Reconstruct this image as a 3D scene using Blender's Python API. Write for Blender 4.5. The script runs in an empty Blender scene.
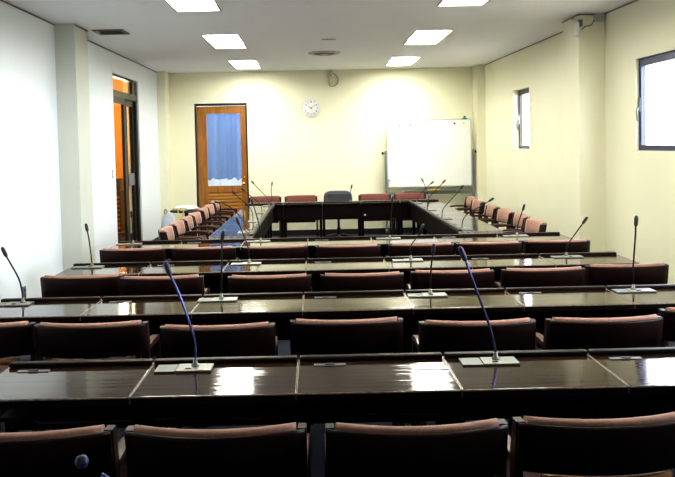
import bpy, bmesh, math, random
from mathutils import Vector, Matrix
random.seed(7)
PI = math.pi
S = bpy.context.scene
COL = S.collection

# ------------------------------------------------------------------ materials
def new_mat(name):
    m = bpy.data.materials.new(name); m.use_nodes = True
    nt = m.node_tree
    return m, nt, nt.nodes['Principled BSDF']

def mat(name, col, rough=.5, metal=0., noise=None, bump=None, spec=None, coat=0., sheen=0., stretch=(1, 1, 1)):
    """plain procedural material: colour with a noise variation and an optional noise bump"""
    m, nt, b = new_mat(name)
    b.inputs['Roughness'].default_value = rough
    b.inputs['Metallic'].default_value = metal
    if spec is not None: b.inputs['Specular IOR Level'].default_value = spec
    if coat: b.inputs['Coat Weight'].default_value = coat; b.inputs['Coat Roughness'].default_value = .1
    if sheen: b.inputs['Sheen Weight'].default_value = sheen
    tc = nt.nodes.new('ShaderNodeTexCoord')
    mp = nt.nodes.new('ShaderNodeMapping'); mp.inputs['Scale'].default_value = stretch
    nt.links.new(tc.outputs['Object'], mp.inputs['Vector'])
    sc, amt = noise or (6., .08)
    n = nt.nodes.new('ShaderNodeTexNoise'); n.inputs['Scale'].default_value = sc; n.inputs['Detail'].default_value = 4
    nt.links.new(mp.outputs[0], n.inputs['Vector'])
    r = nt.nodes.new('ShaderNodeValToRGB')
    r.color_ramp.elements[0].position = .3; r.color_ramp.elements[1].position = .7
    r.color_ramp.elements[0].color = (*[max(0, c * (1 - amt)) for c in col], 1)
    r.color_ramp.elements[1].color = (*[min(1, c * (1 + amt)) for c in col], 1)
    nt.links.new(n.outputs['Fac'], r.inputs['Fac']); nt.links.new(r.outputs['Color'], b.inputs['Base Color'])
    if bump:
        n2 = nt.nodes.new('ShaderNodeTexNoise'); n2.inputs['Scale'].default_value = bump[0]; n2.inputs['Detail'].default_value = 5
        nt.links.new(mp.outputs[0], n2.inputs['Vector'])
        bp = nt.nodes.new('ShaderNodeBump'); bp.inputs['Strength'].default_value = bump[1]; bp.inputs['Distance'].default_value = bump[2]
        nt.links.new(n2.outputs['Fac'], bp.inputs['Height']); nt.links.new(bp.outputs[0], b.inputs['Normal'])
    return m

def emit(name, col, strength):
    m, nt, b = new_mat(name)
    b.inputs['Base Color'].default_value = (.8, .8, .8, 1)
    b.inputs['Emission Color'].default_value = (*col, 1)
    b.inputs['Emission Strength'].default_value = strength
    return m

def glass(name, tint=(1, 1, 1), gloss=.08):
    m, nt, b = new_mat(name)
    nt.nodes.remove(b)
    out = nt.nodes['Material Output']
    t = nt.nodes.new('ShaderNodeBsdfTransparent'); t.inputs['Color'].default_value = (*tint, 1)
    g = nt.nodes.new('ShaderNodeBsdfGlossy'); g.inputs['Roughness'].default_value = .03
    f = nt.nodes.new('ShaderNodeFresnel'); f.inputs['IOR'].default_value = 1.3
    x = nt.nodes.new('ShaderNodeMixShader')
    ge = nt.nodes.new('ShaderNodeNewGeometry'); mu = nt.nodes.new('ShaderNodeMath'); mu.operation = 'SUBTRACT'; mu.use_clamp = True
    nt.links.new(f.outputs[0], mu.inputs[0]); nt.links.new(ge.outputs['Backfacing'], mu.inputs[1])
    nt.links.new(mu.outputs[0], x.inputs[0]); nt.links.new(t.outputs[0], x.inputs[1]); nt.links.new(g.outputs[0], x.inputs[2])
    nt.links.new(x.outputs[0], out.inputs['Surface'])
    return m

def wood(name, dark, light, rough=.35, scale=(14, 14, 1.2), coat=.2, bump=.05, spec=.5):
    m, nt, b = new_mat(name)
    b.inputs['Specular IOR Level'].default_value = spec
    b.inputs['Roughness'].default_value = rough
    b.inputs['Coat Weight'].default_value = coat
    tc = nt.nodes.new('ShaderNodeTexCoord'); mp = nt.nodes.new('ShaderNodeMapping')
    mp.inputs['Scale'].default_value = scale
    nt.links.new(tc.outputs['Object'], mp.inputs['Vector'])
    n = nt.nodes.new('ShaderNodeTexNoise'); n.inputs['Scale'].default_value = 3; n.inputs['Detail'].default_value = 8
    n.inputs['Distortion'].default_value = .6
    nt.links.new(mp.outputs[0], n.inputs['Vector'])
    r = nt.nodes.new('ShaderNodeValToRGB')
    r.color_ramp.elements[0].position = .32; r.color_ramp.elements[1].position = .68
    r.color_ramp.elements[0].color = (*dark, 1); r.color_ramp.elements[1].color = (*light, 1)
    nt.links.new(n.outputs['Fac'], r.inputs[0]); nt.links.new(r.outputs[0], b.inputs['Base Color'])
    bp = nt.nodes.new('ShaderNodeBump'); bp.inputs['Strength'].default_value = bump; bp.inputs['Distance'].default_value = .002
    nt.links.new(n.outputs['Fac'], bp.inputs['Height']); nt.links.new(bp.outputs[0], b.inputs['Normal'])
    return m

def desk_top_mat():
    """dark lacquered wood, grain along the desk: reflections are drawn out towards the viewer"""
    m, nt, b = new_mat('lacquered_dark_wood')
    b.inputs['Roughness'].default_value = .07
    b.inputs['Specular IOR Level'].default_value = .6
    tc = nt.nodes.new('ShaderNodeTexCoord'); mp = nt.nodes.new('ShaderNodeMapping')
    oi = nt.nodes.new('ShaderNodeObjectInfo')
    ad = nt.nodes.new('ShaderNodeVectorMath'); ad.operation = 'ADD'
    nt.links.new(tc.outputs['Object'], ad.inputs[0]); nt.links.new(oi.outputs['Random'], ad.inputs[1])
    nt.links.new(ad.outputs[0], mp.inputs['Vector'])
    mp.inputs['Scale'].default_value = (2.2, 60, 10)
    n = nt.nodes.new('ShaderNodeTexNoise'); n.inputs['Scale'].default_value = 1; n.inputs['Detail'].default_value = 5
    nt.links.new(mp.outputs[0], n.inputs['Vector'])
    r = nt.nodes.new('ShaderNodeValToRGB')
    r.color_ramp.elements[0].position = .3; r.color_ramp.elements[1].position = .75
    r.color_ramp.elements[0].color = (.012, .006, .004, 1); r.color_ramp.elements[1].color = (.036, .018, .011, 1)
    nt.links.new(n.outputs['Fac'], r.inputs[0]); nt.links.new(r.outputs[0], b.inputs['Base Color'])
    mp2 = nt.nodes.new('ShaderNodeMapping'); mp2.inputs['Scale'].default_value = (1.3, 34, 8)
    nt.links.new(ad.outputs[0], mp2.inputs['Vector'])
    n2 = nt.nodes.new('ShaderNodeTexNoise'); n2.inputs['Scale'].default_value = 1; n2.inputs['Detail'].default_value = 3
    nt.links.new(mp2.outputs[0], n2.inputs['Vector'])
    bp = nt.nodes.new('ShaderNodeBump'); bp.inputs['Strength'].default_value = .5; bp.inputs['Distance'].default_value = .0018
    nt.links.new(n2.outputs['Fac'], bp.inputs['Height']); nt.links.new(bp.outputs[0], b.inputs['Normal'])
    return m

def curtain_mat():
    m, nt, b = new_mat('blue_curtain_cloth')
    out = nt.nodes['Material Output']
    tc = nt.nodes.new('ShaderNodeTexCoord'); mp = nt.nodes.new('ShaderNodeMapping'); mp.inputs['Scale'].default_value = (5, 1, .15)
    nt.links.new(tc.outputs['Object'], mp.inputs['Vector'])
    n = nt.nodes.new('ShaderNodeTexNoise'); n.inputs['Scale'].default_value = 1.2
    nt.links.new(mp.outputs[0], n.inputs['Vector'])
    r = nt.nodes.new('ShaderNodeValToRGB')
    r.color_ramp.elements[0].position = .3; r.color_ramp.elements[1].position = .7
    r.color_ramp.elements[0].color = (.075, .108, .195, 1); r.color_ramp.elements[1].color = (.125, .168, .27, 1)
    nt.links.new(n.outputs['Fac'], r.inputs[0])
    b.inputs['Roughness'].default_value = .9
    nt.links.new(r.outputs[0], b.inputs['Base Color'])
    t = nt.nodes.new('ShaderNodeBsdfTranslucent'); nt.links.new(r.outputs[0], t.inputs['Color'])
    x = nt.nodes.new('ShaderNodeMixShader'); x.inputs[0].default_value = .28
    nt.links.new(b.outputs[0], x.inputs[1]); nt.links.new(t.outputs[0], x.inputs[2]); nt.links.new(x.outputs[0], out.inputs['Surface'])
    return m

WALL = mat('cream_wall_paint', (.82, .80, .615), .55, noise=(1.2, .02), bump=(180, .05, .001))
WALL_DAYLIT = mat('white_wall_paint', (.80, .855, .91), .55, noise=(1.2, .02), bump=(180, .05, .001))  # same cream paint; bluish daylight on the left wall is in the colour
WALL_SHADED = mat('grey_cream_wall_paint', (.60, .625, .57), .55, noise=(1.2, .02), bump=(180, .05, .001))  # cream paint greyed: the left pillar's shade is put into the colour
CEIL = mat('ceiling_board', (.91, .94, 1.0), .9, noise=(160, .10))
CARPET = mat('navy_carpet', (.008, .011, .028), .95, noise=(220, .5), bump=(300, .4, .004))
BASEB = mat('dark_baseboard', (.012, .009, .010), .5)
BRONZE = mat('dark_bronze_aluminium', (.045, .042, .036), .38, metal=.6)
GLARE_AL = mat('blue_black_aluminium', (.045, .052, .115), .35, metal=.4)  # dark frame aluminium; the window's bluish glare is put into the colour
OLIVEAL = mat('olive_grey_aluminium', (.10, .10, .075), .4, metal=.3)
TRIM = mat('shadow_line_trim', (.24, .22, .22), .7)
DESKTOP = desk_top_mat()
DESKW = wood('dark_desk_board', (.004, .0025, .002), (.009, .005, .004), .5, (2, 20, 20), 0., spec=.08)
EDGE = mat('worn_desk_edging', (.28, .24, .20), .25, noise=(40, .4), spec=.7)  # pale strip: highlights along the desk edges put into the colour
LEDGE = wood('black_brown_lip', (.008, .005, .004), (.018, .010, .008), .42, (2, 20, 20), 0., spec=.14)
VINYL = mat('oxblood_vinyl', (.015, .0050, .0038), .42, noise=(9, .35), bump=(90, .06, .001), spec=.2)
FABRIC = mat('dusty_rose_upholstery', (.36, .195, .145), .9, noise=(60, .12), bump=(400, .3, .001), sheen=.15)
ROSE_SHADED = mat('maroon_upholstery', (.17, .055, .042), .85, noise=(60, .12), bump=(400, .3, .001))  # same rose fabric with the end wall chairs' shade put into its colour
SEATF = mat('dark_brown_seat_cloth', (.050, .022, .018), .9, noise=(60, .2))
CHAIRW = wood('dark_red_chair_wood', (.010, .004, .003), (.028, .009, .006), .45, (20, 20, 3), 0., spec=.3)
ARMW = wood('red_brown_arm_wood', (.024, .007, .004), (.060, .018, .009), .4, (20, 3, 20), .15)
RAILW = wood('honey_brown_rail_wood', (.30, .11, .025), (.46, .19, .05), .35, (3, 20, 20), .4)  # honey cabinet slats; on chair rails the orange light is in the colour
DOORW = wood('orange_brown_door_wood', (.24, .085, .010), (.40, .165, .020), .38, (16, 16, 1.1), .3)
SLATW = wood('door_slat_wood', (.36, .16, .025), (.52, .25, .05), .38, (1.2, 16, 16), .3)
CURTAIN = curtain_mat()
LACE = mat('white_lace', (.85, .87, .92), .9, noise=(60, .12))
PANE = glass('clear_window_pane')
PANEB = glass('door_pane', (.93, .96, 1))
LAMP = emit('lit_diffuser', (1, .99, .86), 17.)
WHITEB = mat('whiteboard_enamel', (.86, .87, .85), .18, noise=(3, .01))
ALU = mat('grey_aluminium', (.34, .36, .36), .4, metal=.5)
GREYP = mat('grey_green_steel', (.17, .20, .19), .45, metal=.2)
BLACKP = mat('black_plastic', (.010, .010, .012), .4)
MICMET = mat('black_gooseneck_metal', (.020, .020, .026), .3, metal=.7)
MICBLUE = mat('blue_black_gooseneck_metal', (.10, .12, .30), .25, metal=.9)  # dark metal; its bluish reflections are put into the colour
HEADB = mat('blue_black_foam', (.028, .034, .10), .5)  # head carries the same blue highlights in its colour
PLATE = mat('pale_grey_metal_plate', (.20, .20, .175), .35, metal=.35)
SPK = mat('grey_speaker_grille', (.15, .16, .15), .45, metal=.4, noise=(300, .5))
SOCK = mat('grey_socket_plate', (.20, .20, .23), .35, metal=.5)
BEIGE = mat('beige_plastic', (.62, .58, .46), .5)
WHITEP = mat('white_plastic', (.82, .82, .80), .4)
GREYW = mat('grey_white_plastic', (.50, .51, .50), .5)
BRASS = mat('polished_brass', (.75, .52, .16), .22, metal=1.)
YELLOW = mat('yellow_plastic', (.85, .55, .02), .45)
TEAL = mat('teal_plastic', (.01, .20, .17), .45)
OFFICE = mat('charcoal_office_fabric', (.050, .050, .060), .6, noise=(120, .25), bump=(500, .2, .001))
OFFICEEDGE = mat('indigo_back_edge', (.055, .055, .11), .35)  # blue sheen along the chair back's edge, painted into its colour
CLOTH = mat('white_cotton_cloth', (.86, .86, .84), .9, noise=(20, .04))
YCLOTH = mat('pale_yellow_ribbon', (.80, .66, .24), .7)
BAG = mat('pale_blue_plastic_film', (.66, .76, .90), .35, noise=(14, .1))
GREENY = mat('dusty_green_ribbon', (.35, .37, .18), .7)
ORANGE = mat('orange_corridor_paint', (.80, .36, .06), .7)
PALEY = mat('pale_yellow_corridor_paint', (.78, .66, .36), .7)
LILAC = mat('lilac_rough_render', (.62, .56, .70), .9, noise=(60, .35), bump=(40, .6, .02))
CLOCKF = mat('clock_face_white', (.88, .88, .87), .3)
CABLE = mat('grey_cable_sheath', (.10, .10, .10), .5)
INK = mat('black_ink', (.01, .01, .01), .5)
SLOT = mat('vent_grey', (.16, .14, .13), .6)
VENTW = mat('vent_off_white', (.50, .49, .50), .6)

# ------------------------------------------------------------------ mesh building
class MB:
    def __init__(s): s.v = []; s.f = []; s.sm = []
    def add(s, v, f, smooth=False):
        o = len(s.v); s.v += [tuple(p) for p in v]
        for q in f: s.f.append(tuple(i + o for i in q)); s.sm.append(smooth)
        return s
    def box(s, x0, x1, y0, y1, z0, z1, bev=0.):
        if x0 > x1: x0, x1 = x1, x0
        if y0 > y1: y0, y1 = y1, y0
        if z0 > z1: z0, z1 = z1, z0
        if not bev:
            v = [(x, y, z) for z in (z0, z1) for y in (y0, y1) for x in (x0, x1)]
            return s.add(v, [(0, 2, 3, 1), (4, 5, 7, 6), (0, 1, 5, 4), (2, 6, 7, 3), (0, 4, 6, 2), (1, 3, 7, 5)])
        bm = bmesh.new(); bmesh.ops.create_cube(bm, size=1)
        for q in bm.verts:
            q.co = Vector(((x0 + x1) / 2 + q.co.x * (x1 - x0), (y0 + y1) / 2 + q.co.y * (y1 - y0), (z0 + z1) / 2 + q.co.z * (z1 - z0)))
        bev = min(bev, .45 * min(x1 - x0, y1 - y0, z1 - z0))
        bmesh.ops.bevel(bm, geom=list(bm.edges), offset=bev, segments=2, affect='EDGES', profile=.6)
        return s.bm(bm)
    def bm(s, bm, smooth=False):
        bm.verts.index_update()
        s.add([q.co[:] for q in bm.verts], [[q.index for q in f.verts] for f in bm.faces], smooth); bm.free(); return s
    def tube(s, pts, r, n=10, caps=True, smooth=True):
        pts = [Vector(p) for p in pts]; rs = r if isinstance(r, (list, tuple)) else [r] * len(pts)
        V = []; F = []; up = None
        for i, p in enumerate(pts):
            d = (pts[min(i + 1, len(pts) - 1)] - pts[max(i - 1, 0)]).normalized()
            if up is None: up = d.orthogonal().normalized()
            up = (up - d * up.dot(d)).normalized(); sd = d.cross(up)
            for k in range(n):
                a = 2 * PI * k / n; V.append(p + (up * math.cos(a) + sd * math.sin(a)) * rs[i])
        for i in range(len(pts) - 1):
            for k in range(n):
                F.append((i * n + k, i * n + (k + 1) % n, (i + 1) * n + (k + 1) % n, (i + 1) * n + k))
        s.add(V, F, smooth)
        if caps:
            s.add(V[:n], [tuple(range(n))[::-1]]); s.add(V[-n:], [tuple(range(n))])
        return s
    def lathe(s, prof, n=24, c=(0, 0, 0), axis='z', smooth=True, caps=True):
        """prof: (radius, height) list"""
        V = []; F = []
        for r, h in prof:
            for k in range(n):
                a = 2 * PI * k / n; x, y = r * math.cos(a), r * math.sin(a)
                p = (x, y, h) if axis == 'z' else ((x, h, y) if axis == 'y' else (h, x, y))
                V.append((p[0] + c[0], p[1] + c[1], p[2] + c[2]))
        for i in range(len(prof) - 1):
            for k in range(n): F.append((i * n + k, i * n + (k + 1) % n, (i + 1) * n + (k + 1) % n, (i + 1) * n + k))
        if caps: F.append(tuple(range(n))[::-1]); F.append(tuple((len(prof) - 1) * n + k for k in range(n)))
        return s.add(V, F, smooth)
    def loft(s, rings, smooth=True, closed=True, caps=True):
        n = len(rings[0]); V = [p for r in rings for p in r]; F = []
        for i in range(len(rings) - 1):
            for k in range(n if closed else n - 1):
                F.append((i * n + k, i * n + (k + 1) % n, (i + 1) * n + (k + 1) % n, (i + 1) * n + k))
        s.add(V, F, smooth)
        if caps and closed:
            s.add(rings[0], [tuple(range(n))[::-1]]); s.add(rings[-1], [tuple(range(n))])
        return s
    def xf(s, fn): s.v = [tuple(fn(Vector(p))) for p in s.v]; return s
    def mesh(s, name, m):
        me = bpy.data.meshes.new(name); me.from_pydata(s.v, [], s.f); me.materials.append(m)
        me.polygons.foreach_set('use_smooth', s.sm); me.update()
        b = bmesh.new(); b.from_mesh(me); bmesh.ops.remove_doubles(b, verts=b.verts, dist=1e-6); bmesh.ops.recalc_face_normals(b, faces=b.faces); b.to_mesh(me); b.free()
        return me
    def build(s, name, m, parent=None):
        o = bpy.data.objects.new(name, s.mesh(name, m)); COL.objects.link(o)
        if parent: o.parent = parent
        return o

def empty(name, loc=(0, 0, 0), rz=0.):
    o = bpy.data.objects.new(name, None); o.empty_display_size = .1; COL.objects.link(o)
    o.location = loc; o.rotation_euler = (0, 0, rz); return o
def tag(o, label, cat, group=None):
    o['label'] = label; o['category'] = cat; o['kind'] = 'thing'
    if group: o['group'] = group
    return o
def struct(o, label=None):
    o['kind'] = 'structure'
    if label: o['label'] = label
    return o
def copy_tree(o, parent=None):
    c = o.copy(); COL.objects.link(c)
    if parent: c.parent = parent
    for ch in [k for k in bpy.data.objects if k.parent == o]: copy_tree(ch, c)
    return c
def bez(p0, p1, p2, n=8):
    return [tuple((1 - t) ** 2 * a + 2 * t * (1 - t) * b + t * t * c for a, b, c in zip(p0, p1, p2)) for t in [i / n for i in range(n + 1)]]
def smooth_path(pts, n=5):
    P = [Vector(p) for p in pts]; out = []
    for i in range(len(P) - 1):
        a, b, c, d = P[max(i - 1, 0)], P[i], P[i + 1], P[min(i + 2, len(P) - 1)]
        for k in range(n):
            t = k / n
            out.append(.5 * ((2 * b) + (c - a) * t + (2 * a - 5 * b + 4 * c - d) * t * t + (3 * b - a - 3 * c + d) * t ** 3))
    out.append(P[-1]); return out

# ------------------------------------------------------------------ the room
CZ, YB, XL, YF = 2.937, 13.9, -2.72, -2.2
def XR(y): return 2.965 + .0259 * (13.55 - y)

struct(MB().box(-4.6, 3.9, YF - .2, 15.2, -.1, 0).build('floor', CARPET), 'dark navy carpet floor')

# ceiling with openings for the recessed light fittings
LX = [(-1.325, -.885), (1.215, 1.67)]
LY = [(3.52, 4.81), (6.41, 7.69), (9.31, 10.61), (12.1, 13.4)]  # first pair unseen, added to brighten the near walls
xs = [-2.9, LX[0][0], LX[0][1], LX[1][0], LX[1][1], 3.6]
ys = [YF - .2] + [v for p in LY for v in p] + [YB + .2]
c = MB()
for i in range(5):
    for j in range(len(ys) - 1):
        if i in (1, 3) and j % 2 == 1: continue
        c.box(xs[i], xs[i + 1], ys[j], ys[j + 1], CZ, CZ + .13)
struct(c.build('ceiling', CEIL), 'pale grey ceiling')

# left wall with an entrance opening
EY0, EY1, EZ = 10.61, 12.125, 2.645
w = MB()
w.box(XL - .16, XL, YF, EY0, 0, CZ); w.box(XL - .16, XL, EY1, YB + .2, 0, CZ); w.box(XL - .16, XL, EY0, EY1, EZ, CZ)
struct(w.build('wall_left', WALL_DAYLIT), 'white wall with the glazed entrance')
struct(MB().box(XL, -2.506, 8.28, 8.74, 0, CZ).build('pillar_left', WALL_SHADED), 'white square pillar on the entrance wall')
struct(MB().box(XL, -2.575, 13.57, YB, 0, CZ).build('pillar_back_left', WALL))
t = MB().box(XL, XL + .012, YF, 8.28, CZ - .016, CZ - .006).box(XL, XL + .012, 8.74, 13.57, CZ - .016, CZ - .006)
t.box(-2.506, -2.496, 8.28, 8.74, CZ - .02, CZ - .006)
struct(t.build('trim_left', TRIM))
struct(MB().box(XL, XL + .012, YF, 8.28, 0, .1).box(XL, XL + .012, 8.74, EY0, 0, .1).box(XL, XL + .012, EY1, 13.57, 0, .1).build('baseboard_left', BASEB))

# back wall with the louvred door opening
DX0, DX1, DZ = -2.135, -1.20, 2.385
w = MB().box(XL - .16, DX0, YB, YB + .16, 0, CZ).box(DX1, 3.4, YB, YB + .16, 0, CZ).box(DX0, DX1, YB, YB + .16, DZ, CZ)
struct(w.build('wall_back', WALL), 'cream end wall with clock and wooden door')
struct(MB().box(DX1 + .01, 2.81, YB - .014, YB, 0, .10).box(-2.575, DX0 - .01, YB - .014, YB, 0, .10).build('baseboard_back', BASEB))
struct(MB().box(2.815, XR(13.57) + .05, 13.57, YB, 0, CZ).build('pillar_back_right', WALL))

# window wall, very slightly out of square, with three openings
WZ0, WZ1 = 1.486, 2.37
WINS = [(11.035, 11.845, .085), (5.90, 7.585, .03), (2.2, 3.9, .03)]  # third window unseen, added for daylight on the left wall
def skew(p): return Vector((XR(p.y) + p.x, p.y, p.z))
w = MB(); yy = [YF] + [v for q in sorted(WINS) for v in q[:2]] + [YB + .2]
for k in range(len(yy) - 1):
    if k % 2 == 0: w.box(0, .16, yy[k], yy[k + 1], 0, CZ)
    else: w.box(0, .16, yy[k], yy[k + 1], 0, WZ0); w.box(0, .16, yy[k], yy[k + 1], WZ1, CZ)
struct(w.xf(skew).build('wall_right', WALL), 'cream wall with the windows')
struct(MB().box(2.823, 3.12, 8.335, 8.86, 0, CZ).build('pillar_right', WALL), 'cream square pillar between the two windows')
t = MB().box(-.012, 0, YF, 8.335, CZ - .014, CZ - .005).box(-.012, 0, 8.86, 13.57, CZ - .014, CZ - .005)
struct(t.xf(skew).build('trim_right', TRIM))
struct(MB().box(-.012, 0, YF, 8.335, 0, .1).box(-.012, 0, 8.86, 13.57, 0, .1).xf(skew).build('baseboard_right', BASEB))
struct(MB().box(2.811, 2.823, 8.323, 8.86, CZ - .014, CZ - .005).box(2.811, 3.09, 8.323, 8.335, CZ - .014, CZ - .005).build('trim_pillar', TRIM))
struct(MB().box(-2.9, 3.6, YF - .15, YF, 0, CZ).build('wall_front', WALL))

for i, (y0, y1, d) in enumerate(WINS):
    win = struct(empty(f'window_{i + 1}'), ['narrow window beyond the pillar', 'wide bright window before the pillar', 'window nearer the entrance end'][i])
    fm = GLARE_AL if i else BRONZE
    f = MB(); fw = .055
    f.box(d, d + .045, y0, y0 + fw, WZ0, WZ1).box(d, d + .045, y1 - fw, y1, WZ0, WZ1)
    f.box(d, d + .045, y0 + fw, y1 - fw, WZ0, WZ0 + .052).box(d, d + .045, y0 + fw, y1 - fw, WZ1 - .075, WZ1)
    if i: f.box(d, d + .045, (y0 + y1) / 2 - .03, (y0 + y1) / 2 + .03, WZ0 + .052, WZ1 - .075)
    f.xf(skew).build('frame', fm, win)
    MB().box(d + .02, d + .026, y0 + fw, y1 - fw, WZ0 + .052, WZ1 - .075).xf(skew).build('pane', PANE, win)
    # latch plate and pull on the far stile
    zc = 1.93
    MB().box(d - .012, d, y1 - .045, y1 - .015, zc - .07, zc + .07, .004).xf(skew).build('latch_plate', WHITEP if i == 0 else GREYP, win)
    MB().tube([skew(Vector((d - .012, y1 - .03, zc - .02))), skew(Vector((d - .035, y1 - .03, zc - .06))), skew(Vector((d - .03, y1 - .03, zc - .16)))], .009, 8).build('pull_handle', GREYP, win)
    # daylight portal at the opening
    L = bpy.data.lights.new('window_portal', 'AREA'); L.shape = 'RECTANGLE'; L.size = WZ1 - WZ0; L.size_y = y1 - y0
    L.cycles.is_portal = True
    lo = bpy.data.objects.new('window_portal', L); COL.objects.link(lo)
    lo.location = (XR((y0 + y1) / 2) + .15, (y0 + y1) / 2, (WZ0 + WZ1) / 2); lo.rotation_euler = (0, PI / 2, 0)

# rough lilac neighbour wall seen as a strip through the windows
struct(MB().box(4.2, 4.25, 15.55, 15.95, 0, 4.5).build('wall_outside', LILAC))
struct(MB().box(3.6, 3.75, 8.37, 8.62, 0, 4.5).build('column_outside', LILAC))

# ------------------------------------------------------------------ entrance: glazed sliding door and corridor behind
d1 = struct(empty('door_1', (XL - .05, 0, 0)), 'dark aluminium glazed entrance with a transom light')
f = MB()
f.box(-.05, .03, EY0, EY0 + .03, 0, EZ).box(-.05, .03, EY1 - .10, EY1 - .012, 0, EZ).box(-.05, .03, EY0 + .03, EY1 - .10, EZ - .03, EZ)
f.build('frame', BRONZE, d1)
MB().box(-.055, .034, EY0 + .03, EY1 - .10, 2.335, 2.425).build('transom_bar', OLIVEAL, d1)
MB().box(-.004, .004, EY0 + .03, 11.86, 2.425, EZ - .03).build('transom_pane', PANEB, d1)
MB().box(-.02, .02, 11.86, EY1 - .10, 2.425, EZ - .03).build('transom_jamb', OLIVEAL, d1)
for (a0, a1, b0, b1, xo) in ((EY0 + .03, EY0 + .075, 11.24, 11.37, .012), (11.42, 11.60, 11.93, EY1 - .10, -.03)):
    lf = MB().box(xo - .018, xo + .018, a0, a1, .02, 2.33).box(xo - .018, xo + .018, b0, b1, .02, 2.33)
    lf.box(xo - .018, xo + .018, a1, b0, .02, .16)
    lv = lf.build('sliding_leaf', BRONZE, d1)
    MB().box(xo - .02, xo + .02, a1, b0, 2.25, 2.33).build('top_rail', OLIVEAL, lv)
    MB().box(xo - .004, xo + .004, a1, b0, .16, 2.25).build('pane', PANEB, lv)
MB().box(-.012, .005, 11.56, 11.90, 1.06, 1.24, .006).build('lock_box', SOCK, d1)

struct(MB().box(-4.55, -4.4, 9.2, 15.2, 0, CZ).build('wall_corridor_side', ORANGE))
struct(MB().box(-4.4, -2.88, 15.0, 15.2, 0, CZ).build('wall_corridor_end', PALEY))
struct(MB().box(-4.4, -3.66, 14.93, 15.0, 0, CZ).build('trim_corridor', ORANGE))
struct(MB().box(-4.55, -2.88, 9.2, 15.2, CZ, CZ + .1).box(-4.55, -2.88, 9.1, 9.2, 0, CZ).build('ceiling_corridor', PALEY))
struct(MB().box(-2.88, -2.72, 14.06, 15.2, 0, CZ).build('wall_corridor_inner', PALEY))
L = bpy.data.lights.new('corridor_lamp', 'POINT'); L.energy = 38; L.color = (1, .78, .48); L.shadow_soft_size = .15
lo = bpy.data.objects.new('corridor_lamp', L); COL.objects.link(lo); lo.location = (-3.3, 13.2, 2.5)
# made-up slatted cabinet, in place of a louvred door showing in the glass
cab = tag(empty('slatted_cabinet', (-4.02, 14.72, 0)), 'brown wooden cabinet with horizontal slats seen through entrance glass', 'cabinet')
MB().box(-.36, .36, -.17, .17, .06, .80, .01).build('carcass', CHAIRW, cab)
sl = MB()
for k in range(8): sl.box(-.34, .34, -.195, -.17, .12 + k * .082, .165 + k * .082)
sl.build('slat_front', RAILW, cab)
MB().box(-.37, .37, -.2, .18, .80, .83, .006).build('cabinet_top', CHAIRW, cab)
bx = tag(MB().box(-4.0, -3.68, 14.6, 14.85, .83, 1.06, .01).build('storage_box', BLACKP), 'black box standing on the slatted corridor cabinet', 'box')

# ------------------------------------------------------------------ wooden louvred door in the end wall
d2 = struct(empty('door_2', ((DX0 + DX1) / 2, YB + .03, 0)), 'orange brown wooden door with glazed panel and louvres')
hw = (DX1 - DX0) / 2
MB().box(-hw, -hw + .03, 0, .11, 0, DZ).box(hw - .03, hw, 0, .11, 0, DZ).box(-hw + .03, hw - .03, 0, .11, DZ - .04, DZ).build('frame', BRONZE, d2)
a, b = -hw + .033, hw - .033
gx0, gx1 = -.268, .338
lf = MB().box(a, gx0, .03, .075, .01, DZ - .045).box(gx1, b, .03, .075, .01, DZ - .045)
lf.box(gx0, gx1, .03, .075, 2.205, DZ - .045).box(gx0, gx1, .03, .075, .80, .915).box(gx0, gx1, .03, .075, .01, .20)
lv = lf.build('door_leaf', DOORW, d2)
MB().box(gx0, gx1, .055, .06, .915, 2.205).build('pane', PANEB, lv)
sl = MB()
for k in range(10):
    z = .215 + k * .0585
    sl.add([(gx0, .028, z), (gx1, .028, z), (gx1, .028, z + .030), (gx0, .028, z + .030), (gx0, .06, z + .02), (gx1, .06, z + .02), (gx1, .06, z + .05), (gx0, .06, z + .05)],
           [(0, 1, 2, 3), (4, 7, 6, 5), (0, 4, 5, 1), (2, 6, 7, 3), (0, 3, 7, 4), (1, 5, 6, 2)])
sl.build('louvre_slats', SLATW, lv)
MB().box(gx0, gx1, .066, .074, .2, .8).build('louvre_backing', BASEB, lv)  # added sheet: blocks the sky behind so louvre gaps stay dark
MB().lathe([(.028, 0), (.028, -.006), (.012, -.012), (.012, -.035), (.026, -.045), (.03, -.062), (.02, -.075), (.004, -.078)], 18, (b - .055, .03, .955), 'y').build('door_knob', BRASS, lv)
MB().lathe([(.022, 0), (.022, -.008), (.015, -.012), (.004, -.013)], 16, (b - .05, .03, 1.055), 'y').build('lock_cylinder', BRASS, lv)
struct(MB().box(-2.3, -1.0, 14.75, 14.8, 0, 2.9).build('wall_vestibule', WALL_DAYLIT))
cu = MB(); N = 90; V = []; F = []
for i in range(N + 1):
    x = -2.06 + .82 * i / N; y = YB + .125 + .016 * math.sin(i * .36) + .008 * math.sin(i * .17 + 1)
    V += [(x, y, .88), (x, y, 2.3)]
for i in range(N): F.append((2 * i, 2 * i + 2, 2 * i + 3, 2 * i + 1))
cu.add(V, F, True)
ct = tag(cu.build('curtain', CURTAIN), 'blue pleated curtain behind the glass of the wooden door', 'curtain')
lc = MB(); V = []; F = []
for i in range(N + 1):
    x = -2.05 + .8 * i / N; u = i / N * 5.0
    top = 1.0 + .055 * abs(math.sin(u * PI)) + .02 * math.sin(u * 7)
    V += [(x, YB + .100 + .004 * math.sin(i * 1.1), .89), (x, YB + .100 + .006 * math.sin(i * .9), top)]
for i in range(N): F.append((2 * i, 2 * i + 2, 2 * i + 3, 2 * i + 1))
lc.add(V, F, True).build('lace_trim', LACE, ct)

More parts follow.
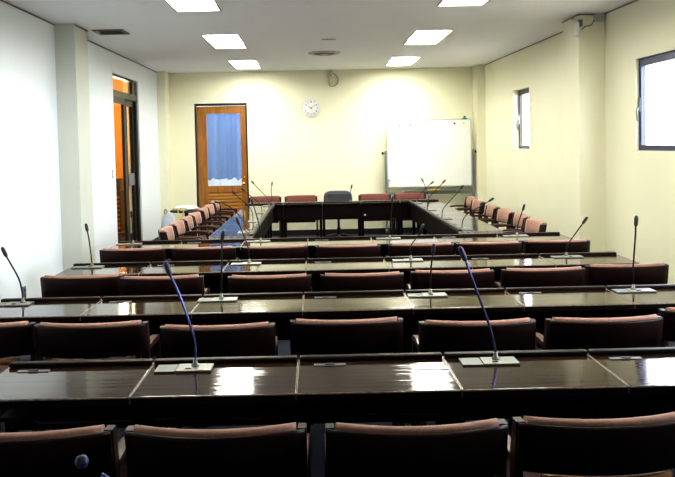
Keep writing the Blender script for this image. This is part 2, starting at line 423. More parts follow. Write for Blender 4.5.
# ------------------------------------------------------------------ ceiling fittings
LT = {}
for i, (x0, x1) in enumerate(LX):
    for j, (y0, y1) in enumerate(LY):
        t = tag(empty('ceiling_light', ((x0 + x1) / 2, (y0 + y1) / 2, CZ)),
                ['lit recessed rectangular ceiling light on entrance side, ', 'lit recessed rectangular ceiling light on window side, '][i]
                + ['directly above the nearest desk rows', 'third from end wall', 'second from end wall', 'closest to end wall'][j], 'ceiling light', 'recessed ceiling lights')
        hx, hy = (x1 - x0) / 2, (y1 - y0) / 2
        f = MB().box(-hx, -hx + .012, -hy, hy, -.006, .085).box(hx - .012, hx, -hy, hy, -.006, .085)
        f.box(-hx + .012, hx - .012, -hy, -hy + .012, -.006, .085).box(-hx + .012, hx - .012, hy - .012, hy, -.006, .085)
        f.build('frame', SLOT, t)
        MB().box(-hx + .012, hx - .012, -hy + .012, hy - .012, .052, .062).build('diffuser', LAMP, t)
        MB().box(-hx, hx, -hy, hy, .085, .09).build('housing', VENTW, t)

t = tag(empty('air_vent', (-2.28, 8.9, CZ)), 'square dark slatted air vent in ceiling by the white pillar', 'air vent')
MB().box(-.17, -.13, -.17, .17, -.012, 0).box(.13, .17, -.17, .17, -.012, 0).box(-.13, .13, -.17, -.13, -.012, 0).box(-.13, .13, .13, .17, -.012, 0).build('frame', SLOT, t)
s = MB().box(-.13, .13, -.13, .13, -.002, 0)
for k in range(8): s.box(-.13, .13, -.125 + k * .033, -.112 + k * .033, -.012, -.002)
s.build('slats', BASEB, t)
t = tag(empty('round_ceiling_vent', (.16, 11.32, CZ)), 'round off-white air diffuser in ceiling above the clock side', 'air vent')
MB().lathe([(.24, 0), (.235, -.012), (.19, -.022), (.165, -.01), (.165, 0)], 40, caps=False).build('outer_ring', VENTW, t)
MB().lathe([(.15, -.004), (.145, -.02), (.11, -.03), (.085, -.02), (.085, -.004)], 36, caps=False).build('middle_ring', SLOT, t)
MB().lathe([(.07, 0), (.065, -.026), (.03, -.034), (.002, -.035)], 30).build('centre_cap', VENTW, t)
t = tag(empty('ceiling_slot_plate', (.2, 9.9, CZ)), 'small grey rectangular plate in ceiling before the round diffuser', 'ceiling plate')
MB().box(-.09, .09, -.045, .045, -.006, 0, .002).build('cover', VENTW, t)
MB().box(-.07, .07, -.008, .008, -.008, -.006).build('slot', SLOT, t)

# ------------------------------------------------------------------ end wall things
ck = tag(empty('wall_clock', (-.06, YB, 2.266)), 'round white wall clock with black hands on cream end wall', 'clock')
MB().lathe([(.16, 0), (.168, -.012), (.168, -.035), (.160, -.040), (.155, -.036), (.155, 0)], 48, axis='y', caps=False).build('rim', WHITEP, ck)
MB().lathe([(.153, -.004), (.153, -.030), (.001, -.030)], 48, axis='y').build('dial', CLOCKF, ck)
tk = MB()
for k in range(60):
    a = k * PI / 30; r0, r1, hw_ = (.132, .146, .0035) if k % 5 == 0 else (.138, .146, .0012)
    u = Vector((math.sin(a), 0, math.cos(a))); v = Vector((math.cos(a), 0, -math.sin(a)))
    tk.add([u * r0 - v * hw_ + Vector((0, -.0315, 0)), u * r0 + v * hw_ + Vector((0, -.0315, 0)), u * r1 + v * hw_ + Vector((0, -.0315, 0)), u * r1 - v * hw_ + Vector((0, -.0315, 0))], [(0, 1, 2, 3)])
tk.build('tick_marks', INK, ck)
for k in range(1, 13):
    nm = MB()
    cu_ = bpy.data.curves.new('numeral', 'FONT'); cu_.body = str(k); cu_.size = .042; cu_.align_x = 'CENTER'; cu_.align_y = 'CENTER'; cu_.offset = .0012
    o = bpy.data.objects.new('numeral', cu_); COL.objects.link(o)
    bpy.context.view_layer.update()
    me = o.evaluated_get(bpy.context.evaluated_depsgraph_get()).to_mesh()
    a = k * PI / 6
    nm.add([(v.co.x + .108 * math.sin(a), -.0318, v.co.y + .108 * math.cos(a)) for v in me.vertices], [list(p.vertices) for p in me.polygons])
    bpy.data.objects.remove(o); bpy.data.curves.remove(cu_)
    nm.build('numeral', INK, ck)
def hand(name, ang, ln, w_, y):
    u = Vector((math.sin(ang), 0, math.cos(ang))); v = Vector((math.cos(ang), 0, -math.sin(ang)))
    m = MB(); P = [u * -.022 - v * w_, u * -.022 + v * w_, u * ln + v * w_ * .6, u * ln - v * w_ * .6]
    m.add([p + Vector((0, y, 0)) for p in P] + [p + Vector((0, y - .002, 0)) for p in P], [(0, 1, 2, 3), (7, 6, 5, 4), (0, 4, 5, 1), (1, 5, 6, 2), (2, 6, 7, 3), (3, 7, 4, 0)])
    m.build(name, INK, ck)
hand('hour_hand', math.radians(-56), .078, .0055, -.033); hand('minute_hand', math.radians(52), .115, .004, -.036)
MB().lathe([(.008, -.03), (.008, -.041), (.001, -.042)], 12, axis='y').build('hub', INK, ck)

def receiver(name, loc, label, flip=1):
    t = tag(empty(name, loc), label, 'receiver')
    return t
t = receiver('infrared_receiver', (.305, YB, 2.86), 'small beige receiver with looped cable high on cream end wall')
MB().box(-.036, .036, -.06, 0, -.004, .075, .006).build('junction_box', GREYW, t)
MB().box(-.012, .012, -.05, -.015, -.05, 0, .003).build('wall_mount', GREYP, t)
MB().lathe([(.005, -.20), (.03, -.19), (.034, -.16), (.034, -.07), (.028, -.048), (.005, -.045)], 16, (0, -.05, 0)).build('capsule', BEIGE, t)
MB().tube(smooth_path([(.03, -.02, .02), (.09, -.02, -.03), (.125, -.02, -.1), (.10, -.02, -.18), (.03, -.02, -.215), (-.03, -.03, -.2), (-.035, -.035, -.12)]), .006, 8).build('cable', GREYP, t)
t = receiver('infrared_receiver', (2.79, 8.30, 2.78), 'small white receiver capsule on corner of cream pillar, wired to box')
MB().lathe([(.004, -.085), (.022, -.08), (.027, -.06), (.027, .05), (.02, .066), (.004, .07)], 16, (0, 0, 0)).build('capsule', WHITEP, t)
MB().box(.024, .06, -.012, .035, .02, .09, .004).build('wall_mount', GREYP, t)
MB().box(.19, .28, -.02, .035, .065, .15, .006).build('junction_box', GREYW, t)
MB().tube(smooth_path([(.06, .02, -.01), (.1, .025, .02), (.15, .025, .03), (.175, .025, .05), (.19, .01, .09)]), .006, 8).build('cable', GREYP, t)
MB().tube(smooth_path([(.19, .025, .14), (.10, .025, .145), (.02, .02, .14), (-.02, .05, .12), (.02, .2, .12)]), .005, 8).build('feed_cable', GREYP, t)

# whiteboard on its stand
WBY = 13.66
t = tag(empty('whiteboard', (1.995, WBY, 0)), 'large white board on grey wheeled stand by the end wall', 'whiteboard')
B0, B1, BX = .855, 2.0, .725
MB().box(-BX, BX, -.012, .012, B0, B1, .003).build('board_panel', WHITEB, t)
f = MB()
e = .016
f.box(-BX - e, -BX, -.018, .018, B0 - e, B1 + e).box(BX, BX + e, -.018, .018, B0 - e, B1 + e).box(-BX, BX, -.018, .018, B0 - e, B0).box(-BX, BX, -.018, .018, B1, B1 + e)
f.build('board_frame', GREYW, t)
for sx in (-1, 1):
    MB().box(sx * (BX + .022), sx * (BX + .055), -.02, .02, .09, 1.48, .004).build('post', GREYP, t)
    MB().box(sx * (BX + .018), sx * (BX + .06), -.13, .16, .06, .10, .006).build('foot', GREYP, t)
    for sy in (-.10, .13):
        MB().lathe([(.012, -.012), (.03, -.012), (.03, .012), (.012, .012)], 16, (sx * (BX + .04), sy, .03), 'x').build('caster', BLACKP, t)
    MB().lathe([(.008, 0), (.008, sx * .025), (.026, sx * .03), (.026, sx * .055), (.01, sx * .06)], 14, (sx * (BX + .052), 0, 1.44), 'x').build('clamp_knob', BLACKP, t)
MB().box(-BX - .03, BX + .03, -.012, .012, .71, .755, .003).build('crossbar', GREYP, t)
MB().box(-.45, .45, -.075, -.010, .755, .763).box(-.45, .45, -.077, -.073, .755, .776).build('pen_tray', GREYP, t)
MB().box(-BX - .03, BX + .03, -.012, .012, .25, .285, .003).build('lower_crossbar', GREYP, t)
er = tag(empty('board_eraser', (2.07, WBY - .042, .764)), 'yellow board eraser lying in tray under the whiteboard', 'eraser')
MB().box(-.10, .10, -.022, .022, .012, .034, .006).build('grip', YELLOW, er)
MB().box(-.097, .097, -.020, .020, 0, .012).build('felt_pad', GREYP, er)
for (x, z, r, m, lab) in ((1.475, 1.915, .014, BLACKP, 'small black magnet on whiteboard nearest its clock side edge'), (1.665, 1.935, .014, BLACKP, 'small black magnet on whiteboard, second from clock side edge'),
                          (2.44, 1.935, .017, INK, 'small black magnet near window side top corner of whiteboard'), (2.60, 1.935, .014, YELLOW, 'small yellow magnet in window side top corner of whiteboard')):
    g = tag(MB().lathe([(r, -.012), (r, -.018), (r * .8, -.024), (.001, -.025)], 14, (x, WBY, z), 'y').build('magnet', m), lab, 'magnet', 'magnets on the whiteboard')
cl = tag(empty('paper_clip', (2.62, WBY, 2.016)), 'teal clip gripping the top edge of the whiteboard', 'clip')
MB().box(-.045, .045, -.024, .024, -.012, .012, .004).build('jaw', TEAL, cl)
MB().box(-.018, .018, -.02, .02, .012, .05, .006).build('lever', TEAL, cl)
k = tag(MB().lathe([(.02, 0), (.028, -.012), (.026, -.03), (.012, -.04), (.002, -.041)], 16, (1.288, WBY - .0185, .985), 'y').build('round_magnet', WHITEP), 'white round magnet low on clock side edge of whiteboard', 'magnet', 'magnets on the whiteboard')

# wall plates on the left wall
t = tag(empty('wall_socket', (XL, 7.15, .30)), 'grey wall socket low on white wall before the white pillar', 'socket')
MB().box(0, .014, -.035, .035, -.06, .06, .004).build('plate', SOCK, t)
for z in (-.025, .025): MB().box(.014, .017, -.012, .012, z - .012, z + .012).build('outlet', BLACKP, t)
t = tag(empty('light_switch', (XL, 10.44, 1.28)), 'white light switch on white wall beside the glazed entrance', 'switch')
MB().box(0, .010, -.035, .035, -.06, .06, .004).build('plate', GREYW, t)
MB().box(.010, .016, -.012, .012, -.025, .025, .002).build('rocker', WHITEP, t)

# ------------------------------------------------------------------ desks
MW, DD, TZ = .607, .455, .70
def make_desk():
    """user side at -y, raised lip and modesty panel at +y; origin on the floor under the middle of the user edge"""
    r = empty('conference_desk'); h = MW / 2 - .0012
    MB().box(-h + .003, h - .003, .003, DD - .003, TZ - .006, TZ, .0015).build('tabletop', DESKTOP, r)
    MB().box(-h + .0015, h - .0015, .0015, DD - .0015, TZ - .032, TZ - .006).build('tabletop_core', DESKW, r)
    e = MB().box(-h, h, 0, .003, TZ - .006, TZ - .0005).box(-h, h, DD - .003, DD, TZ - .006, TZ - .0005)
    e.box(-h, -h + .003, .003, DD - .003, TZ - .03, TZ + .0006).box(h - .003, h, .003, DD - .003, TZ - .03, TZ + .0006)
    e.build('edge_band', EDGE, r)
    MB().box(-h + .003, h - .003, DD - .042, DD, TZ, TZ + .02, .009).build('raised_lip', LEDGE, r)
    MB().box(-h - .0008, h + .0008, DD - .05, DD - .03, .44, TZ - .032, .002).build('modesty_panel', DESKW, r)
    MB().box(-h + .05, h - .05, .18, DD - .06, .555, .57, .002).build('book_shelf', DESKW, r)
    for sx in (-1, 1):
        for y0 in (.18, DD - .10):
            MB().box(sx * (h - .002), sx * (h - .042), y0, y0 + .045, 0, TZ - .032, .003).build('leg', DESKW, r)
        MB().box(sx * (h - .012), sx * (h - .032), .225, DD - .10, .10, .14, .002).build('foot_rail', DESKW, r)
    return r
SEAMS = [-1.91 + MW * k for k in range(8)]
ROWY = {1: 2.803, 2: 4.225, 3: 5.63, 4: 7.04}
ROWN = {1: 'fourth row behind hollow square', 2: 'third row behind hollow square', 3: 'second row behind hollow square', 4: 'first row behind hollow square'}
ORD = ['first', 'second', 'third', 'fourth', 'fifth', 'sixth', 'seventh']
proto = make_desk(); used = [False]; PLATES = []
def desk(x, y, rz, label, group, plate=None):
    o = proto if not used[0] else copy_tree(proto)
    used[0] = True
    o.location = (x, y, 0); o.rotation_euler = (0, 0, rz); tag(o, label, 'desk', group)
    if plate is not None: PLATES.append((o, plate))
def add_sockets():
    for o, plate in PLATES:
        s = MB().box(plate - .065, plate + .065, .345, .372, TZ, TZ + .0035, .001).build('socket_plate', SOCK, o)
        MB().box(plate - .02, plate + .02, .35, .367, TZ + .0035, TZ + .007, .001).build('socket', BLACKP, s)
for r, y in ROWY.items():
    for i in range(7):
        mic = i % 2 == 0
        lab = f"dark lacquered desk, {ORD[i]} from entrance side, {ROWN[r]}"
        if r == 1 and i in (0, 6): continue
        desk((SEAMS[i] + SEAMS[i + 1]) / 2, y, 0, lab, f"desks of the {ROWN[r]}", -MW / 2 + .13 if (i % 2 == 1) else None)
for i in range(7):
    y = 7.86 + MW * (i + .5)
    desk(-1.10, y, -PI / 2, f"dark lacquered desk on entrance side of hollow square, {ORD[6 - i]} from end wall", 'desks on the entrance side of the hollow square', None if i % 2 == 0 else MW / 2 - .13)
    desk(1.885, y, PI / 2, f"dark lacquered desk on window side of hollow square, {ORD[6 - i]} from end wall", 'desks on the window side of the hollow square', None if i % 2 == 0 else -MW / 2 + .13)
for i in range(5):
    desk(-1.125 + MW * (i + .5), 12.115 + DD, PI, f"dark desk under end wall closing hollow square, {ORD[i]} from louvred door", 'desks along the end wall')
desk((SEAMS[2] + SEAMS[3]) / 2, 1.41, 0, 'dark lacquered desk under the stooping microphone, behind all other rows', 'desk behind the rows')
add_sockets()
kn = tag(MB().lathe([(.014, 0), (.016, -.008), (.012, -.016), (.002, -.018)], 14, (.752, 12.143, .505), 'y').build('panel_button', WHITEP), 'small white round button on desk front under end wall', 'button')

# ------------------------------------------------------------------ chairs
def curve_pad(m, x0, x1, prof, yb, bow, n=14):
    """sweep a closed profile (dy, z) along a shallow arc"""
    rings = []
    for i in range(n + 1):
        x = x0 + (x1 - x0) * i / n
        yc = yb - bow * (1 - (x / .262) ** 2)
        e = 1.0
        rings.append([(x, yc + dy, z) for dy, z in prof])
    m.loft(rings)
    return m
def make_chair():
    r = empty('armchair')
    # upholstered back: fabric pad facing +y in a dark shell
    lean = lambda z: -.16 * (z - .60)
    pf = lambda pts: [(dy + lean(z), z) for dy, z in pts]
    curve_pad(MB(), -.273, .273, pf([(-.012, .590), (0, .586), (.004, .60), (.004, .738), (0, .744), (-.010, .745), (-.014, .735)]), -.215, .058).build('back_shell', VINYL, r)
    curve_pad(MB(), -.246, .246, pf([(.004, .604), (.036, .600), (.050, .615), (.055, .67), (.052, .738), (.042, .754), (.022, .760), (.006, .752), (.004, .742)]), -.215, .058).build('back_cushion', FABRIC, r)
    curve_pad(MB(), -.20, .20, pf([(-.008, .548), (.014, .548), (.014, .578), (-.008, .578)]), -.215, .058).build('lower_rail', RAILW, r)
    # seat
    MB().box(-.235, .235, -.20, .245, .385, .445, .02).build('seat_cushion', SEATF, r)
    MB().box(-.24, .24, -.205, .25, .345, .385, .004).build('seat_frame', CHAIRW, r)
    for s in (-1, 1):
        x0, x1 = s * .251, s * .277
        q = MB()
        for (ya, yb_, za, zb_) in ((-.262, -.212, 0, .36), ):
            pass
        ring = lambda z, y, d: [(x0, y - d, z), (x1, y - d, z), (x1, y + d, z), (x0, y + d, z)]
        q.loft([ring(0, -.235, .017), ring(.36, -.178, .024), ring(.60, -.178, .027), ring(.744, -.206, .022)], smooth=False)
        q.build('leg', CHAIRW, r)
        q = MB().loft([ring(0, .215, .016), ring(.36, .16, .022), ring(.592, .07, .020)], smooth=False)
        q.build('leg', CHAIRW, r)
        a0, a1 = s * .240, s * .277
        rr = lambda y, z, h, i0=0.: [(a0, y, z - h), (a1, y, z - h), (a1, y, z + h), (a0, y, z + h)]
        MB().loft([rr(-.165, .606, .012), rr(-.08, .610, .014), rr(.02, .607, .014), rr(.08, .60, .012), rr(.105, .592, .007)], smooth=False).build('arm', ARMW, r)
        MB().box(s * .255, s * .272, -.20, .18, .16, .185, .003).build('side_stretcher', CHAIRW, r)
    return r
cproto = make_chair(); cused = [False]
def chair(x, y, rz, label, group):
    o = cproto if not cused[0] else copy_tree(cproto)
    cused[0] = True
    o.location = (x, y, 0); o.rotation_euler = (0, 0, rz); return tag(o, label, 'chair', group)
ROWC = {
    1: [(-.92, 2.335, 1), (-.319, 2.325, -1), (.288, 2.315, .6), (.865, 2.34, 2.0)],
    2: [(-1.70, 3.835, 0), (-1.127, 3.80, 0), (-.494, 3.70, 1), (.136, 3.755, -.5), (.758, 3.67, 0), (1.364, 3.675, 1), (1.985, 3.83, 0)],
    3: [(-1.61, 5.26, 0), (-1.045, 5.16, 0), (-.322, 5.105, 0), (.292, 5.105, 0), (.898, 5.145, 0), (1.508, 5.15, 0), (2.099, 5.235, 0)],
    4: [(-1.59, 6.64, 0), (-.98, 6.635, 0), (-.358, 6.60, 0), (.26, 6.56, 0), (.883, 6.555, 0), (1.457, 6.56, 0), (2.045, 6.59, 0)]}
for r, L_ in ROWC.items():
    for i, (x, y, a) in enumerate(L_):
        nm_ = ORD[i + (2 if r == 1 else 0)]
        nm_ = ORD[i]
        vis = 'seen ' if r == 1 else ''
        chair(x, y + .242, math.radians(a), f"dark oxblood armchair seen from behind, {nm_} from entrance side, {ROWN[r]}", f"armchairs of the {ROWN[r]}")
LCH = [(-1.59, 8.27, 2), (-1.59, 8.91, -1), (-1.575, 9.49, 1), (-1.57, 10.09, -1), (-1.565, 10.83, 1), (-1.57, 11.43, -1), (-1.594, 12.27, 0)]
for i, (x, y, a) in enumerate(LCH):
    chair(x + .215, y, -PI / 2 + math.radians(a), f"rose upholstered armchair on entrance side of hollow square, {ORD[6 - i]} from end wall", 'armchairs on the entrance side')
RCH = [(2.31, 8.21, 2), (2.345, 8.93, -2), (2.315, 9.53, 3), (2.315, 10.25, -2), (2.34, 11.25, 2), (2.38, 11.95, 0)]
for i, (x, y, a) in enumerate(RCH):
    chair(x - .215, y, PI / 2 + math.radians(a), f"rose upholstered armchair on window side of hollow square, {ORD[5 - i]} from end wall", 'armchairs on the window side')
for x, lab in ((-.872, 'rose backed armchair under end wall, closest to the louvred door'), (-.26, 'rose backed armchair under end wall, beside office chair on the door side'),
               (.99, 'rose backed armchair under end wall, beside office chair on the whiteboard side'), (1.585, 'rose backed armchair under end wall, in front of the whiteboard')):
    o = chair(x, 13.0, PI, lab, 'armchairs along the end wall')
    for q in o.children:
        if q.name.startswith('back_cushion'): q.material_slots[0].link = 'OBJECT'; q.material_slots[0].material = ROSE_SHADED

# office chair facing the room from the end wall
oc = tag(empty('office_chair', (.365, 13.0, 0), PI), 'charcoal office swivel chair with rounded back under the end wall clock', 'chair')
def super_ring(hx, hz, zc, y, bow, n=36, p=5.0):
    out = []
    for k in range(n):
        a = 2 * PI * k / n; ca, sa = math.cos(a), math.sin(a)
        x = hx * math.copysign(abs(ca) ** (2 / p), ca); z = hz * math.copysign(abs(sa) ** (2 / p), sa)
        out.append((x, y + bow * (x / .25) ** 2, zc + z))
    return out
bk = MB().loft([super_ring(.215, .21, .595, -.262, .05), super_ring(.235, .225, .595, -.25, .05), super_ring(.235, .225, .595, -.215, .05), super_ring(.21, .205, .595, -.2, .05)])
bk.build('back_pad', OFFICE, oc)
MB().loft([super_ring(.243, .232, .595, -.247, .05), super_ring(.243, .232, .595, -.232, .05)]).build('back_rim', OFFICEEDGE, oc)
def flat_ring(h, z, sc, n=28, p=3.0):
    out = []
    for k in range(n):
        a = 2 * PI * k / n; ca, sa = math.cos(a), math.sin(a)
        x = h * sc * math.copysign(abs(ca) ** (2 / p), ca); y = h * sc * math.copysign(abs(sa) ** (2 / p), sa)
        out.append((x, y, z + .03 * (x / .25) ** 2))
    return out
MB().loft([flat_ring(.245, .395, .7), flat_ring(.245, .41, .95), flat_ring(.245, .44, 1), flat_ring(.245, .465, .93)]).build('seat_cushion', OFFICE, oc)
MB().tube(bez((0, -.25, .5), (0, -.30, .36), (0, -.06, .385)), .022, 8).build('back_bracket', BLACKP, oc)
MB().lathe([(.032, .07), (.032, .22), (.02, .225), (.02, .40)], 16).build('gas_post', BLACKP, oc)
for k in range(5):
    a = 2 * PI * k / 5 + .3
    ar = MB().tube([(0, 0, .10), (.14 * math.cos(a), .14 * math.sin(a), .09), (.28 * math.cos(a), .28 * math.sin(a), .065)], [.026, .022, .016], 8).build('base_arm', BLACKP, oc)
    MB().lathe([(.01, -.018), (.028, -.018), (.028, .018), (.01, .018)], 14, (.285 * math.cos(a), .285 * math.sin(a), .028), 'x').build('caster', BLACKP, ar)

# ------------------------------------------------------------------ microphones
def mic(x, y, rz, pts, label, group, blue=False, plates=True, z=TZ, base=True):
    """pts: (offset in world x, height) pairs from base to head tip, in the plane y"""
    t = tag(empty('gooseneck_microphone', (x, y, z + .0008)), label, 'microphone', group)
    c_, s_ = math.cos(rz), math.sin(rz)
    rot = lambda p: Vector((p.x * c_ - p.y * s_, p.x * s_ + p.y * c_, p.z))
    x0 = pts[0][0] if abs(pts[0][0]) < .06 else 0
    p0 = [(x0, 0, .012), (x0, 0, .03)] + [(a, 0, b) for a, b in pts if b > .045]
    tip = Vector(p0[-1]); prev = Vector(p0[-2]); d = (tip - prev).normalized()
    neck_end = tip - d * .062
    path = [p for p in smooth_path(p0, 6)]
    path = [p for p in path if (p - tip).length > .06] + [neck_end]
    MB().box(-.135, -.052, -.068, .034, 0, .006, .002).xf(rot).build('speaker_plate', SPK, t)
    MB().box(-.049, .095, -.068, .034, 0, .008, .002).xf(rot).build('control_plate', PLATE, t)
    MB().lathe([(.017, .008), (.016, .014), (.010, .020), (.0075, .036), (.006, .037)], 14, (x0, 0, 0)).build('collar', PLATE, t)
    MB().box(-.012, .012, -.050, -.036, .008, .012, .002).xf(rot).build('talk_button', BLACKP, t)
    MB().tube(path, .0052, 8).build('gooseneck', MICBLUE if blue else MICMET, t)
    k = tip - d * .065
    MB().tube([k, k + d * .006, k + d * .014, k + d * .05, k + d * .061, k + d * .066], [.006, .0095, .0115, .0118, .009, .003], 12).build('microphone_head', HEADB if blue else BLACKP, t)
    return t
M = {
    'r1a': ((-0.533,3.165), [(0.022,0.030), (0.024,0.103), (0.000,0.195), (-0.039,0.312), (-0.073,0.391), (-0.090,0.441)]),
    'r1b': ((0.711,3.168), [(0.012,0.006), (0.007,0.069), (-0.013,0.149), (-0.061,0.287), (-0.110,0.425), (-0.131,0.475)]),
    'r2a': ((-1.79,4.59), [(0.039,0.039), (0.034,0.089), (0.016,0.159), (-0.049,0.286), (-0.073,0.340)]),
    'r2b': ((-0.575,4.59), [(0.000,0.014), (0.006,0.175), (0.014,0.365), (0.025,0.413)]),
    'r2c': ((0.663,4.59), [(0.002,0.008), (0.007,0.151), (0.022,0.258), (0.027,0.305)]),
    'r2d': ((1.885,4.59), [(-0.015,0.008), (-0.015,0.146), (-0.004,0.301), (0.001,0.390), (0.004,0.446)]),
    'r3a': ((-1.747,5.99), [(0.005,0.015), (0.001,0.085), (-0.011,0.209), (-0.023,0.287), (-0.031,0.338)]),
    'r3b': ((-0.531,5.99), [(0.004,0.012), (-0.005,0.133), (-0.041,0.238), (-0.068,0.308), (-0.088,0.359)]),
    'r3c': ((0.713,5.99), [(0.007,0.000), (0.009,0.109), (0.051,0.170), (0.090,0.239), (0.110,0.278)]),
    'r3d': ((1.941,5.99), [(-0.018,0.017), (-0.014,0.083), (0.022,0.137), (0.115,0.263), (0.146,0.306)]),
    'r4a': ((-1.765,7.40), [(0.013,0.024), (0.011,0.115), (0.006,0.249), (0.003,0.316)]),
    'r4b': ((-0.543,7.40), [(0.005,0.021), (0.000,0.117), (-0.035,0.271), (-0.061,0.358), (-0.074,0.410)]),
    'r4c': ((0.698,7.40), [(-0.008,0.019), (0.002,0.158), (0.022,0.339), (0.030,0.405)]),
    'r4d': ((1.905,7.40), [(0.001,0.031), (0.009,0.103), (0.043,0.207), (0.063,0.259), (0.076,0.302)])}
for key, ((x, y), pts) in M.items():
    r = int(key[1]); n = 'abcd'.index(key[2])
    if r == 1: lab = ['blue-black gooseneck microphone tilting toward entrance side on ' + ROWN[1], 'blue-black gooseneck microphone tilting toward entrance from window side, ' + ROWN[1]][n]
    else: lab = f"black gooseneck microphone on pale base, {ORD[n]} from entrance side, {ROWN[r]}"
    mic(x, y, 0, pts, lab, f"microphones of the {ROWN[r]}", blue=r == 1)
SM = {
    'l1': ((-0.744,11.8), [(0.025,0.054), (-0.019,0.147), (-0.153,0.295), (-0.235,0.389)]),
    'l2': ((-0.75,10.6), [(0.006,0.041), (-0.028,0.131), (-0.189,0.272), (-0.269,0.347)]),
    'l3': ((-0.76,9.4), [(-0.009,0.040), (-0.039,0.162), (-0.169,0.286), (-0.258,0.373)]),
    'l4': ((-0.765,8.2), [(0.017,0.058), (-0.013,0.133), (-0.126,0.257), (-0.229,0.317), (-0.311,0.332)]),
    'g1': ((1.515,11.75), [(0.001,0.021), (0.048,0.119), (0.172,0.253), (0.261,0.323)]),
    'g2': ((1.535,10.5), [(-0.038,0.020), (-0.016,0.162), (0.135,0.321), (0.214,0.403)]),
    'g3': ((1.531,9.27), [(-0.038,0.030), (-0.013,0.125), (0.127,0.277), (0.224,0.391)]),
    'g4': ((1.53,8.1), [(-0.018,0.015), (0.005,0.114), (0.078,0.180), (0.194,0.240), (0.320,0.316)])}
for key, ((x, y), pts) in SM.items():
    side = 'entrance' if key[0] == 'l' else 'window'
    mic(x, y, -PI / 2 if key[0] == 'l' else PI / 2, pts, f"black gooseneck microphone on {side} side of hollow square, {ORD[int(key[1]) - 1]} from end wall", f"microphones on the {side} side")
for x, pts, lab in ((-.69, [(0,0.050), (-0.017,0.178), (-0.005,0.289), (0.002,0.348)], 'closest to louvred door'),
                    (.53, [(0,0.039), (0.008,0.151), (0.025,0.222), (0.036,0.273)], 'before the office chair'),
                    (1.76, [(0.011,0.013), (-0.019,0.157), (-0.075,0.302), (-0.10,0.350)], 'before the whiteboard')):
    mic(x, 12.26, PI, pts, f"thin black gooseneck microphone on desks along end wall, {lab}", 'microphones along the end wall')
# stooping microphone of the desk behind
t = mic(-.46, 1.77, 0, [(0, .02), (.004, .06), (-.004, .11), (-.04, .145), (-.10, .186)], 'dark round-headed microphone stooping behind the nearest oxblood armchair', 'microphone behind the rows', blue=True)
hd = [c for c in t.children if c.name.startswith('microphone_head')][0]
bpy.data.objects.remove(hd)
MB().lathe([(.001, -.016), (.011, -.0125), (.0155, -.004), (.0155, .004), (.011, .0125), (.001, .016)], 16).xf(lambda p: p + Vector((-.094, 0, .182))).build('microphone_head', HEADB, t)

# loose cables under the front desks, clipped to the modesty panel
def cable(pts, label):
    o = MB().tube(smooth_path(pts, 6), .0035, 6).build('loose_cable', CABLE); tag(o, label, 'cable', 'cables hanging under the desks')
Yc = 2.803 + DD - .107
cable([(-1.20, Yc, .551), (-1.198, Yc, .53), (-1.165, Yc, .495), (-1.1, Yc, .488), (-.78, Yc, .49), (-.60, Yc, .497), (-.47, Yc, .51)], 'grey cable drooping under fourth row desks, toward entrance side')
cable([(-.40, Yc, .50), (-.27, Yc, .486), (-.24, Yc, .50), (-.275, Yc, .515), (-.2, Yc, .505), (-.12, Yc, .507), (.0, Yc, .515)], 'grey curled cable under fourth row desks, behind second armchair')
cable([(.16, Yc, .50), (.23, Yc, .497), (.30, Yc, .51), (.335, Yc, .498), (.38, Yc, .49), (.49, Yc, .491)], 'grey cable under fourth row desks, behind third armchair')
cable([(1.0, Yc, .50), (1.1, Yc, .515), (1.2, Yc, .53), (1.38, Yc, .542), (1.45, Yc, .550)], 'grey cable under fourth row desks, toward window side')

# ------------------------------------------------------------------ low round table with cloth in the corner
RT = (-1.965, 11.75)
t = tag(empty('round_side_table', (*RT, 0)), 'small dark round pedestal table beside the entrance wall', 'table')
MB().lathe([(.24, .645), (.25, .65), (.25, .665), (.24, .67), (.001, .67)], 36).build('tabletop', BASEB, t)
MB().lathe([(.03, .03), (.025, .3), (.03, .645)], 16).build('pedestal', BASEB, t)
MB().lathe([(.18, 0), (.18, .012), (.05, .035), (.03, .05)], 28).build('base', BASEB, t)
cl = MB(); rings = []
for j, (rr, zz) in enumerate(((.165, .68), (.17, .692), (.15, .712), (.10, .732), (.03, .74))):
    ring = []
    for k in range(30):
        a = 2 * PI * k / 30; w_ = 1 + .12 * math.sin(3 * a + j) + .06 * math.sin(7 * a + 2 * j)
        ring.append((RT[0] - .02 + rr * w_ * 1.15 * math.cos(a), RT[1] + rr * w_ * .9 * math.sin(a), zz + .007 * math.sin(5 * a + j)))
    rings.append(ring)
tag(cl.loft(rings).build('folded_cloth', CLOTH), 'crumpled white cloth heaped on the small round table', 'cloth')
rb = MB()
rb.tube(smooth_path([(RT[0] - .15, RT[1] - .16, .685), (RT[0] - .10, RT[1] - .185, .70), (RT[0] - .02, RT[1] - .18, .715), (RT[0] + .05, RT[1] - .185, .70)]), .010, 8)
rb.tube(smooth_path([(RT[0] - .10, RT[1] - .185, .72), (RT[0] - .08, RT[1] - .268, .675), (RT[0] - .07, RT[1] - .272, .62), (RT[0] - .085, RT[1] - .272, .57)]), .008, 8)
rb.tube(smooth_path([(RT[0] - .01, RT[1] - .185, .742), (RT[0] + .0, RT[1] - .268, .68), (RT[0] - .01, RT[1] - .272, .60), (RT[0] - .03, RT[1] - .272, .585)]), .008, 8)
tag(rb.build('yellow_ribbon', YCLOTH), 'pale yellow ribbon trailing over white cloth on round table', 'ribbon')
bg = tag(empty('plastic_bag', (RT[0] - .23, RT[1] - .17, 0)), 'pale blue plastic bag hanging from the round table edge', 'bag')
rings = []
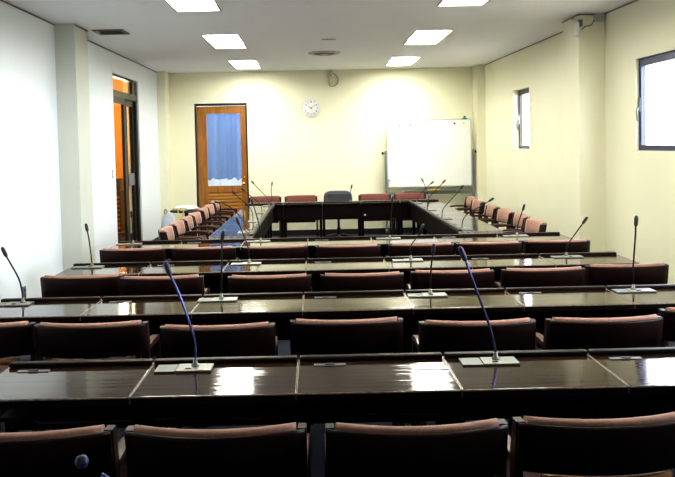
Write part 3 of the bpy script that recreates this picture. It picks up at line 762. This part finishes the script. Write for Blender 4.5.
for z, hx, hy in ((.66, .03, .012), (.62, .07, .02), (.56, .10, .028), (.40, .11, .034), (.24, .105, .034), (.15, .08, .026)):
    rings.append([(hx * math.cos(a) + .006 * math.sin(5 * a + z * 20), -.06 + hy * math.sin(a) + .004 * math.sin(3 * a + z * 14), z) for a in [2 * PI * k / 22 for k in range(22)]])
MB().loft(rings).build('bag_body', BAG, bg)
MB().tube(smooth_path([(-.05, -.06, .63), (-.055, -.06, .68), (-.04, -.05, .70), (-.02, -.055, .675), (-.03, -.06, .63)]), .012, 8).build('handles', GREENY, bg)

# ------------------------------------------------------------------ light, sky, camera
W = bpy.data.worlds.new('World'); S.world = W; W.use_nodes = True
nt = W.node_tree; bgn = nt.nodes['Background']
tc = nt.nodes.new('ShaderNodeTexCoord'); sx = nt.nodes.new('ShaderNodeSeparateXYZ'); mr = nt.nodes.new('ShaderNodeMapRange')
nt.links.new(tc.outputs['Generated'], sx.inputs[0]); nt.links.new(sx.outputs['Z'], mr.inputs['Value'])
mr.inputs['From Min'].default_value = -.12; mr.inputs['From Max'].default_value = .0
rp = nt.nodes.new('ShaderNodeValToRGB'); nt.links.new(mr.outputs[0], rp.inputs[0])
rp.color_ramp.elements[0].color = (.16, .15, .13, 1); rp.color_ramp.elements[1].color = (.80, .88, 1.0, 1)   # ground below, bright overcast sky above
nt.links.new(rp.outputs[0], bgn.inputs['Color']); bgn.inputs['Strength'].default_value = 13.

cam = bpy.data.cameras.new('camera'); co = bpy.data.objects.new('camera', cam); COL.objects.link(co)
rt = Vector((.99976922, -.00334306, -.02122119)); up = Vector((.02135238, .04590919, .99871739)); fw = Vector((.00236452, .99894002, -.04596997))
co.matrix_world = Matrix(((rt.x, up.x, -fw.x, 0), (rt.y, up.y, -fw.y, 0), (rt.z, up.z, -fw.z, 1.6), (0, 0, 0, 1)))
cam.sensor_fit = 'HORIZONTAL'; cam.sensor_width = 36; cam.lens = 780 / 675 * 36
cam.shift_x = (337.5 - 317.823) / 675; cam.shift_y = (181.486 - 238.5) / 675
cam.clip_start = .05; cam.clip_end = 100
S.camera = co

S.view_settings.view_transform = 'Standard'
S.view_settings.look = 'Medium High Contrast'
S.view_settings.exposure = 0.98
S.cycles.use_denoising = True
S.cycles.max_bounces = 10
S.cycles.diffuse_bounces = 5
S.cycles.transparent_max_bounces = 12
S.cycles.sample_clamp_indirect = 6
